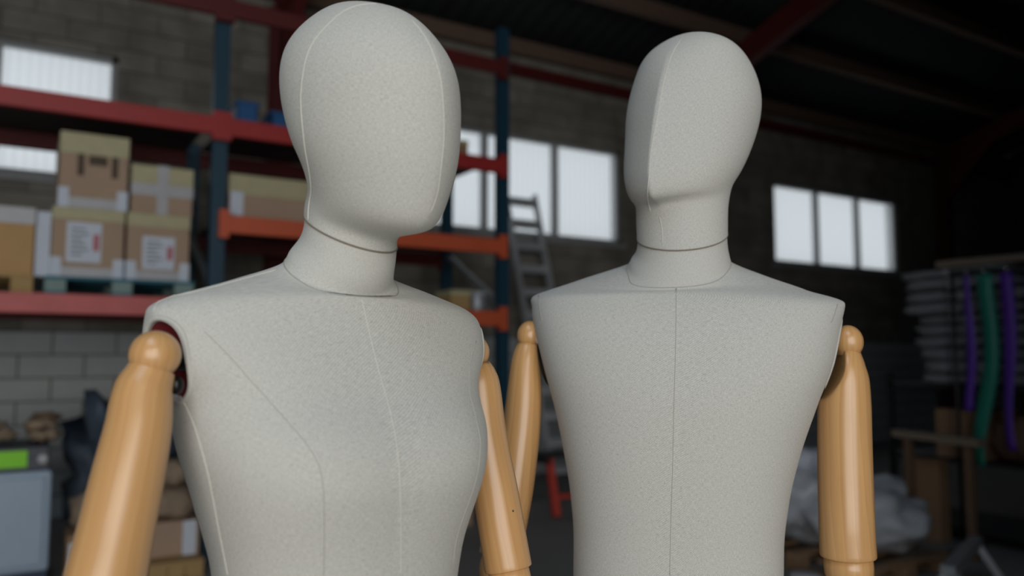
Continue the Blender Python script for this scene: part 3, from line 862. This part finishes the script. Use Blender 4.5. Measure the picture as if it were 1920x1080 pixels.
wooden_arm(m_root, M['wood_m'], (1590, 641, 1.05), .0190,
    [(1591,660,1.05,46),(1588,674,1.05,62),(1585,692,1.05,76),(1584,716,1.05,86),(1583,780,1.05,94),(1585,900,1.045,96),(1588,1000,1.04,97),(1590,1041,1.04,98)], clip=scoop, screw=False, tall=1.15, low=-.34)
wooden_arm(m_root, M['wood_m'], (993, 629, 1.145), .0182,
    [(991,648,1.145,43),(988,664,1.143,51),(985,690,1.14,57),(983,740,1.135,66),(979,790,1.13,70),(971,850,1.125,74),(961,920,1.12,76),(949,980,1.115,78),(938,1040,1.11,79)], screw=False, tall=1.15, low=-.30)
for rt, ts, side, cy, cz, rr in ((m_root, m_torso, 1, .012, 1.388, .046), (m_root, m_torso, -1, .012, 1.395, .042)):
    bvh = BVHTree.FromObject(ts, bpy.context.evaluated_depsgraph_get())
    hit = [bvh.ray_cast(Vector((side * .5, cy, cz + dz)), Vector((-side, 0, 0)))[0] for dz in (-.055, .055)]
    a, b = hit; up = (b - a).normalized(); nx = Vector((0, 1, 0)).cross(up) * side
    if nx.x * side < 0: nx = -nx
    Mx = nx.to_track_quat('Z', 'Y').to_matrix().to_4x4(); Mx.translation = (a + b) / 2 - nx * .004
    MB().lathe([(rr * .9, 0), (rr, .002), (rr, .010), (rr * .9, .012)], 40, Mx).build('mount_plate', M['black_metal'], ts)

# ---------------------------------------------------------------- pallet rack along the wall
RY0, RY1, RTOP = 5.80, 6.85, 4.24
rack = thing('pallet_rack', 'tall pallet rack with blue uprights and red and orange beams along block wall', 'rack', (0, 0, 0))
for x in (-1.12, 1.15, 3.49):
    for y in (RY0, RY1):
        p = MB(); top = RTOP if y == RY0 else 3.12
        p.box(x - .05, x + .05, y - .004, y + .004, .01, top).box(x - .05, x - .042, y, y + .08, .01, top).box(x + .042, x + .05, y, y + .08, .01, top)
        p.build('upright', M['rack_blue'], rack)
        MB().box(x - .08, x + .08, y - .05, y + .12, 0, .012).build('foot_plate', M['rack_blue'], rack)
    zz = [.25, .77, 1.30, 1.83, 2.36]
    for k in range(4):
        a, b = (RY0 + .07, RY1 + .02) if k % 2 == 1 else (RY1 + .02, RY0 + .07)
        MB().bar((x, a, zz[k]), (x, b, zz[k + 1]), .04, .045).build('brace', M['galv'], rack)
    for z in (.22,):
        MB().bar((x, RY0 + .06, z), (x, RY1 + .02, z), .03, .04).build('brace', M['galv'], rack)
def beam(x0, x1, z, y, mat, hook, h=.125):
    b = MB().box(x0 + .05, x1 - .05, y - .055, y - .005, z - h / 2, z + h / 2, .006).build('beam', M[mat], rack)
    for x, s in ((x0, 1), (x1, -1)):
        MB().box(x if s > 0 else x - .065, x + .065 if s > 0 else x, y - .062, y - .002, z - .10, z + .10).build('beam_connector', M[hook], b)
for x0, x1, lv in ((-1.12, 1.15, ((3.0, 'rack_red'), (1.72, 'rack_pink'), (3.86, 'red_steel'))), (1.15, 3.49, ((3.0, 'rack_red'), (2.31, 'rack_orange'), (1.70, 'rack_orange'), (3.86, 'red_steel')))):
    for z, mt in lv:
        beam(x0, x1, z, RY0, mt, mt)
        if z < 3.5: beam(x0, x1, z, RY1 + .09, 'red_steel', 'red_steel')

for z in (3.0, 1.72):
    MB().box(-1.07, 1.10, 5.80, 6.88, z + .058, z + .0625).build('shelf_deck', M['dark_steel'], rack)

# ---------------------------------------------------------------- cartons on the left bay
def pallet(x0, x1, y0, y1, z, deck, block, label, group=None):
    t = thing('pallet', label, 'pallet', ((x0 + x1) / 2, (y0 + y1) / 2, z), 0, group)
    w, d = (x1 - x0) / 2, (y1 - y0) / 2
    for k in range(5):
        yy = -d + k * (2 * d - .09) / 4
        MB().box(-w, w, yy, yy + .09, .092, .112).build('deck_board', M[deck], t)
    for bx in (-w + .06, 0, w - .06):
        for by in (-d + .05, 0, d - .05):
            MB().box(bx - .06, bx + .06, by - .05, by + .05, .015, .092, .006).build('block', M[block], t)
        MB().box(bx - .06, bx + .06, -d, d, 0, .015).build('runner', M[deck], t)
    return t
PZ = 1.7825
pallet(.12, 1.0, 5.76, 6.86, PZ, 'teal', 'teal_pale', 'teal painted pallet under four strapped cartons on rack beam')
pallet(-.98, .06, 5.76, 6.86, PZ, 'pine', 'pine', 'bare pine pallet under the tan carton on rack beam')

def carton(x0, x1, y0, y1, z0, z1, label, mat='kraft', band=None, lab=None, corners=False, marks=False, foot=False, group=None, rz=0.0):
    t = thing('carton', label, 'carton', ((x0 + x1) / 2, (y0 + y1) / 2, z0), rz, group)
    w, d, h = (x1 - x0) / 2, (y1 - y0) / 2, z1 - z0
    MB().box(-w, w, -d, d, 0, h, .006).build('body', M[mat], t)
    for s in (-1, 1):     # the two top flaps
        MB().box(-w + .004, w - .004, min(s * .003, s * (d - .004)), max(s * .003, s * (d - .004)), h - .002, h + .004).build('flap', M[mat], t)
    if band:
        b = MB().box(-w - .003, w + .003, -d - .003, d + .003, h - band, h + .005, .004).build('lid_band', M['band'], t)
    if foot:
        MB().box(-w - .002, w + .002, -d - .002, d + .002, 0, .07, .004).build('film_wrap', M['film'], t)
    if lab:
        lx0, lx1, lz0, lz1 = lab
        l = MB().box(lx0, lx1, -d - .006, -d + .002, lz0, lz1).build('label', M['paper'], t)
        l['label'] = 'white printed label'
        hh = (lz1 - lz0); ww = lx1 - lx0
        for k in range(6):
            zz = lz0 + hh * (.16 + .13 * k)
            MB().box(lx0 + ww * .12, lx0 + ww * (.45 + .18 * ((k * 5) % 3) / 2), -d - .0075, -d - .005, zz, zz + hh * .05).build('print_line', M['print_grey'], l)
        MB().box(lx0 + ww * .76, lx1 - ww * .06, -d - .0075, -d - .005, lz0 + hh * .30, lz0 + hh * .72).build('print_block', M['print_red'], l)
    if corners:
        for s in (-1, 1):
            MB().box(min(s * (w + .004), s * (w - .06)), max(s * (w + .004), s * (w - .06)), -d - .006, -d + .03, 0, .13, .003).build('corner_guard', M['paper'], t)
    if marks:
        for a, b, c, e in ((-.10, -.06, .20, .36), (.10, .14, .20, .36), (-.035, .075, .27, .33)):
            MB().box(a, b, -d - .002, -d + .001, c * h / .46, e * h / .46).build('print_mark', M['ink'], t)
    return t
Z1 = PZ + .112
carton(.150, .565, 5.84, 6.5, Z1, 2.345, 'labelled carton under the carton with dark upright marks', 'kraft', .075, (-.125, .075, .10, .36), True, False, True)
carton(.585, .975, 5.84, 6.5, Z1, 2.345, 'labelled carton at the upright end of the teal pallet', 'kraft', .085, (-.10, .10, .08, .30), True, False, True)
carton(.175, .575, 5.84, 6.5, 2.350, 2.84, 'taller carton with dark upright print marks, topmost on the teal pallet', 'kraft', .135, None, True, True, True)
c4 = carton(.600, .985, 5.84, 6.5, 2.350, 2.675, 'squat carton with wide tape cross, beside the taller top carton', 'kraft', .12)
MB().box(-.1925 - .003, .1925 + .003, -.334, .334, .125, .205).build('tape_strip', M['film'], c4)
MB().box(-.035, .035, -.336, .336, 0, .335).build('tape_strip', M['film'], c4)
c5 = carton(-.56, .055, 5.82, 6.5, Z1, 2.315, 'low tan carton beside a white corner post on pine pallet', 'tan', None)
MB().box(-.31, .311, -.344, .344, .32, .426, .004).build('film_wrap', M['film'], c5)
tag(MB().box(.062, .1455, 5.85, 5.98, Z1 - .002, 2.31, .006).build('foam_post', M['paper']), 'pale foam corner post standing between tan carton and labelled cartons', 'foam post')
# right bay shelves
c6 = carton(1.235, 2.05, 5.86, 6.4, 2.3755, 2.69, 'long kraft carton with pale lid alone on orange beams', 'kraft', .14, None)
MB().box(-.40, -.31, -.276, -.26, .02, .19).build('label', M['paper'], c6)
MB().box(1.2, 3.44, 5.82, 6.85, 2.3715, 2.3755).build('shelf_deck', M['dark_steel'], rack)
for z in (3.0, 1.70):
    MB().box(1.2, 3.44, 5.82, 6.85, z + .0615, z + .0655).build('shelf_deck', M['dark_steel'], rack)
def bin_(x0, x1, y0, y1, z0, h, label):
    t = thing('storage_bin', label, 'bin', ((x0 + x1) / 2, (y0 + y1) / 2, z0))
    w, d = (x1 - x0) / 2, (y1 - y0) / 2
    MB().box(-w, w, -d, d, 0, .01).box(-w, -w + .008, -d, d, 0, h).box(w - .008, w, -d, d, 0, h).box(-w, w, -d, -d + .008, 0, h).box(-w, w, d - .008, d, 0, h).build('tub', M['bin_blue'], t)
    MB().box(-w - .012, w + .012, -d - .012, d + .012, h - .02, h, .004).build('rim', M['bin_blue'], t)
bin_(1.27, 1.42, 5.86, 6.2, 3.0655, .17, 'blue plastic bin close to the blue rack upright on the red shelf')
bin_(1.52, 1.74, 5.86, 6.2, 3.0655, .13, 'lower wide blue plastic bin further along the red shelf')
carton(2.98, 3.17, 5.86, 6.2, 3.0655, 3.20, 'small dark brown carton on red shelf near the ladder', 'kraft_dark', .03)
carton(3.02, 3.20, 5.86, 6.15, 1.7655, 1.93, 'small kraft carton on low orange shelf beside the grey drum', 'pine', .04)
dr = thing('drum', 'grey lidded drum on low orange shelf beside a small carton', 'drum', (3.34, 6.0, 1.7655))
MB().lathe([(.085, 0), (.09, .01), (.09, .14), (.085, .15)], 28).build('drum_body', M['galv'], dr)
MB().lathe([(.094, .145), (.096, .15), (.094, .17), (.02, .175)], 28).build('drum_lid', M['film'], dr)
# goods on the floor below the right bay
carton(2.75, 3.25, 5.9, 6.4, .0, .45, 'kraft carton on the floor at the foot of rack', 'kraft', .08, None)
carton(3.0, 3.38, 5.88, 6.3, 1.18, 1.44, 'tan carton topping the floor stack behind the beech arms', 'tan', .05)
carton(2.98, 3.40, 5.86, 6.3, .80, 1.176, 'brick red carton below tan carton in the floor stack', 'red_paint', None)
carton(2.78, 3.42, 5.86, 6.4, .455, .796, 'dark blue crate like carton in the middle of the floor stack', 'navy', None)

# ---------------------------------------------------------------- floor goods below the left bay
ap = thing('appliance', 'pale blue white enamel cabinet on navy plinth under the rack', 'cabinet', (-.16, 5.98, 0))
MB().box(-.36, .36, -.30, .30, 0, .105).build('plinth', M['navy'], ap)
MB().box(-.37, .37, -.31, .31, .105, .70, .02).build('cabinet_body', M['white_panel'], ap)
MB().box(-.335, .335, -.318, -.305, .14, .665, .012).build('front_panel', M['white_panel'], ap)
cs = thing('equipment_case', 'charcoal case with lime green sticker lying on enamel cabinet', 'case', (-.16, 5.98, .70))
MB().box(-.36, .355, -.29, .29, 0, .145, .015).build('case_body', M['char'], cs)
MB().box(-.36, .357, -.293, .292, .075, .083).build('case_seam', M['navy'], cs)
MB().box(.05, .235, -.294, -.288, .025, .125, .003).build('sticker', M['lime'], cs)
MB().lathe([(.028, 0), (.028, .012), (.02, .014)], 20, Matrix.Translation((.315, -.288, .07)) @ Matrix.Rotation(math.pi / 2, 4, 'X')).build('case_knob', M['film'], cs)
rg = thing('rag_heap', 'heap of brown rags piled on top of charcoal case', 'rags', (-.15, 5.98, .845))
r_ = random.Random(11)
for k in range(22):
    MB().blob((-.30 + .62 * r_.random(), r_.uniform(-.22, .15), .045 + r_.uniform(0, .12)), (r_.uniform(.07, .20), r_.uniform(.08, .2), r_.uniform(.05, .12)), k, .9, 2.0, 5.0, 3, 0.0).build('rag', M[['rag', 'jute', 'brown_cloth', 'kraft_dark'][k % 4]], rg)
bb = thing('film_bundle', 'bundle of blue grey plastic film behind the brown jute sacks', 'film bundle', (.66, 6.32, 0))
MB().blob((0, 0, .52), (.62, .5, 1.04), 3, .55, 2.8, 4.0, 4, 0.0).build('bundle', M['bluegrey'], bb)
MB().blob((.20, -.12, .80), (.30, .3, .42), 5, .4, 2.6, 3.5).build('loose_end', M['bluegrey'], bb)
carton(.30, .72, 5.62, 5.92, 0, .30, 'dark brown carton with white papers beside the enamel cabinet', 'kraft_dark', None, (-.20, -.09, .02, .26))
c8 = carton(.745, 1.06, 5.62, 5.92, .112, .325, 'kraft carton with white paper strip under the jute sacks', 'kraft', None)
MB().box(.055, .135, -.156, -.148, .0, .214).build('paper_strip', M['paper'], c8)
pallet(.735, 1.062, 5.45, 5.95, 0.0, 'pine', 'pine', 'low pine pallet on the floor under kraft carton')
for k, (x, y, z, sx, sz, lb) in enumerate(((.50, 5.78, .30, .36, .24, 'brown jute sack slumped on the dark brown carton with papers'), (.90, 5.78, .33, .34, .20, 'brown jute sack lying on kraft carton with paper strip'), (.90, 5.82, .538, .30, .17, 'upper jute sack lying on top of another sack'))):
    s_ = thing('sack', lb, 'sack', (x, y, z), 0, None)
    MB().blob((0, 0, sz / 2), (sx, .3, sz), k + 20, .35, 2.6, 4.0, 3, 0.0).build('sack_body', M['jute'], s_)
    MB().tube([(sx * .30, -.12, sz * .7), (sx * .40, -.13, sz * .85), (sx * .46, -.12, sz * .9)], [.03, .018, .03], 10).build('sack_tie', M['rag'], s_)

# ---------------------------------------------------------------- ladder and hand truck past the rack
ld = thing('ladder', 'grey aluminium ladder leaning on block wall below the middle window', 'ladder', (4.93, 7.1, 0))
for s in (-1, 1):
    MB().bar((s * .21, -.247, .011), (s * .20, .74, 3.28), .030, .085, (0, 1, 0)).build('rail', M['alu'], ld)
    MB().bar((s * .21, -.29, .015), (s * .21, -.20, .015), .06, .03).build('rubber_foot', M['rubber'], ld)
for k in range(12):
    t = (k + .8) / 12.2
    y = -.25 + .99 * t; z = 3.28 * t
    MB().box(-.195, .195, y - .05, y + .05, z - .045, z + .045, .008).build('tread', M['alu'], ld)
ht = thing('sawhorse', 'low red and orange steel sawhorse on the floor past the rack', 'sawhorse', (4.42, 6.08, 0))
for sx in (-1, 1):
    for sy, mt in ((1, 'orange_paint'), (-1, 'red_paint')):
        MB().bar((sx * .37, sy * .12, .50), (sx * .40, sy * .28, .007), .06, .06).build('leg', M[mt], ht)
    MB().bar((sx * .39, -.17, .46), (sx * .39, .17, .46), .03, .05).build('spreader', M['dark_steel'], ht)
MB().box(-.42, .42, -.16, .16, .485, .515, .008).build('top_board', M['dark_steel'], ht)
MB().bar((-.39, -.22, .16), (.39, -.22, .16), .03, .04).build('side_bar', M['red_paint'], ht)
carton(3.72, 4.02, 6.9, 7.2, 0, .34, 'beige carton on the floor against wall past the rack', 'band', .05)

# ---------------------------------------------------------------- steel shelf with foam sheets, right of the male figure
sh = thing('steel_shelf', 'dark steel shelf carrying a tall stack of grey foam sheets', 'shelf', (6.40, 3.35, 0))
for x in (-.34, .34):
    for y in (-.72, .62):
        MB().box(x - .02, x + .02, y - .02, y + .02, 0, 1.26).build('post', M['dark_steel'], sh)
for z in (.12, .62, 1.17):
    MB().box(-.36, .36, -.74, .64, z - .03, z, .004).build('shelf_board', M['dark_steel'], sh)
r_ = random.Random(5); z = 1.17
order = ('bottom', 'second', 'third', 'fourth', 'fifth', 'sixth', 'seventh', 'eighth', 'ninth', 'tenth')
for k in range(10):
    h = .070 + r_.random() * .03
    sag = .10 * (k / 10.0) + r_.uniform(-.03, .03)
    o = thing('foam_sheet', 'grey wrapped foam sheet on dark steel shelf, %s counted from the shelf board' % order[k], 'foam sheet', (6.34 + r_.uniform(-.04, .04), 3.36 + sag * .9, z), r_.uniform(-.10, .10), 'stack of grey foam sheets')
    MB().blob((0, 0, h / 2), (.62, 0.74 + r_.uniform(-.07, .07) + .02 * k, h - .001), k + 40, .10, 5.0, 2.5, 3, 0.0).build('sheet', M['greyfoam'], o)
    MB().box(-.3115, -.305, -.10 + sag, -.06 + sag, .01, h - .01).build('wrap_band', M['film'], o)
    z += h
tp = thing('board_offcut', 'tan board offcut lying on top of grey foam stack', 'board', (6.32, 3.25, z), .06)
MB().box(-.28, .28, -.42, .30, .0, .055, .01).build('board', M['beige_cloth'], tp)
carton(6.08, 6.60, 3.25, 3.62, .62, .98, 'dark brown carton on middle board of steel shelf', 'kraft_dark', None)
bc = thing('cloth_bundle', 'brown cloth bundle on middle board of steel shelf', 'cloth', (6.20, 2.98, .62))
MB().blob((0, 0, .17), (.34, .46, .34), 61, .3, 2.6, 3.5, 3, 0.0).build('bundle', M['brown_cloth'], bc)
bt = thing('board_offcut', 'beige board resting on two brown props in front of steel shelf', 'board', (5.61, 3.33, .0))
MB().bar((-.01, -.32, .80), (.0, .32, .82), .10, .05).build('board', M['beige_cloth'], bt)
MB().bar((.0, -.22, .0), (.0, -.22, .79), .05, .05).build('prop', M['brown_cloth'], bt)
MB().bar((.0, .22, .0), (.0, .22, .80), .05, .05).build('prop', M['brown_cloth'], bt)
carton(5.90, 6.03, 3.50, 3.75, .0, .60, 'tall narrow brown carton in front of steel shelf', 'kraft_dark', None)
# garment rail with straps
gr = thing('garment_rail', 'black garment rail hung with purple and green straps', 'garment rail', (5.80, 2.62, 0))
for y in (-.62, .66):
    MB().tube([(0, y, .02), (0, y, 2.0)], .014, 10).build('post', M['dark_steel'], gr)
    MB().bar((-.25, y, .015), (.25, y, .015), .03, .03).build('foot', M['dark_steel'], gr)
MB().tube([(0, -.64, 2.0), (0, .68, 2.0)], .014, 10).build('rail', M['dark_steel'], gr)
def strap(y, ztop, zbot, mat, label, w=.05, sway=.05, ph=0.0):
    t = thing('strap', label, 'strap', (5.80, 2.62 + y, zbot))
    n = 26; bm = bmesh.new(); rows = []
    for k in range(n + 1):
        u = k / n; z = (ztop - zbot) * u
        yy = sway * math.sin(ph + u * 5.0) * (1 - u); tw = .6 * math.sin(ph * 2 + u * 4.0)
        c, s_ = math.cos(tw) * w / 2, math.sin(tw) * w / 2
        rows.append([bm.verts.new((-.02 + a * s_ * .6 + b * .003, yy + a * c, z)) for a, b in ((-1, -1), (1, -1), (1, 1), (-1, 1))])
    for a, b in zip(rows, rows[1:]):
        for j in range(4): bm.faces.new((a[j], a[(j + 1) % 4], b[(j + 1) % 4], b[j])).smooth = True
    bm.faces.new(rows[0]); bm.faces.new(rows[-1])
    bmesh.ops.recalc_face_normals(bm, faces=bm.faces)
    me = bpy.data.meshes.new('webbing'); bm.to_mesh(me); bm.free(); link('webbing', me, M[mat], t)
    H = ztop - zbot
    MB().tube([(-.020, 0, H - .02), (-.0195, 0, H + .03)] + [(-.0185 * math.cos(a), 0, H + .03 + .0185 * math.sin(a)) for a in (.5, 1.0, 1.5708, 2.1, 2.6, 3.1416)] + [(.0185, 0, H + .015)], .0048, 8).build('hook', M['steel'], t)
strap(.42, 1.970, .62, 'green_strap', 'long green strap hanging from black garment rail', .10, .10, 1.0)
strap(.545, 1.970, 1.00, 'purple_strap', 'short purple strap beside the green strap on garment rail', .06, .03, 2.0)
strap(.27, 1.970, .75, 'purple_strap', 'long purple strap hanging alone beyond the green strap', .08, .04, 0.5)
# plastic heap on a pallet, and steel odds and ends on the floor
pallet(4.35, 5.25, 3.05, 4.15, 0.0, 'kraft_dark', 'kraft_dark', 'dark pallet on the floor under heap of white plastic sheeting')
hp = thing('plastic_heap', 'heap of white plastic sheeting on dark pallet by the male arm', 'plastic sheeting', (4.80, 3.55, .112))
MB().blob((.05, -.12, .235), (.80, .80, .46), 71, .30, 2.3, 2.6, 4, 0.0).build('sheeting', M['white_sheet'], hp)
MB().blob((-.10, .24, .32), (.60, .60, .62), 73, .30, 2.3, 2.6, 4, 0.0).build('sheeting_fold', M['white_sheet'], hp)
MB().blob((-.18, .20, .58), (.30, .34, .16), 75, .25, 2.3, 2.6, 3).build('tape_patch', M['paper'], hp)
tb = thing('trestle', 'low grey steel trestle on the floor near white plastic heap', 'trestle', (4.62, 2.62, 0), math.radians(20))
MB().bar((-.45, 0, .27), (.45, 0, .27), .07, .05).build('top_rail', M['galv'], tb)
for sx in (-1, 1):
    for sy in (-1, 1):
        MB().bar((sx * .38, sy * .02, .25), (sx * .42, sy * .16, .007), .035, .035).build('leg', M['galv'], tb)
tag(MB().lathe([(.03, 0), (.085, .004), (.095, .05), (.085, .10), (.03, .104)], 28, Matrix.Translation((4.05, 3.25, 0))).build('film_roll', M['film']), 'small grey roll of film on the floor beside the dark pallet', 'film roll')
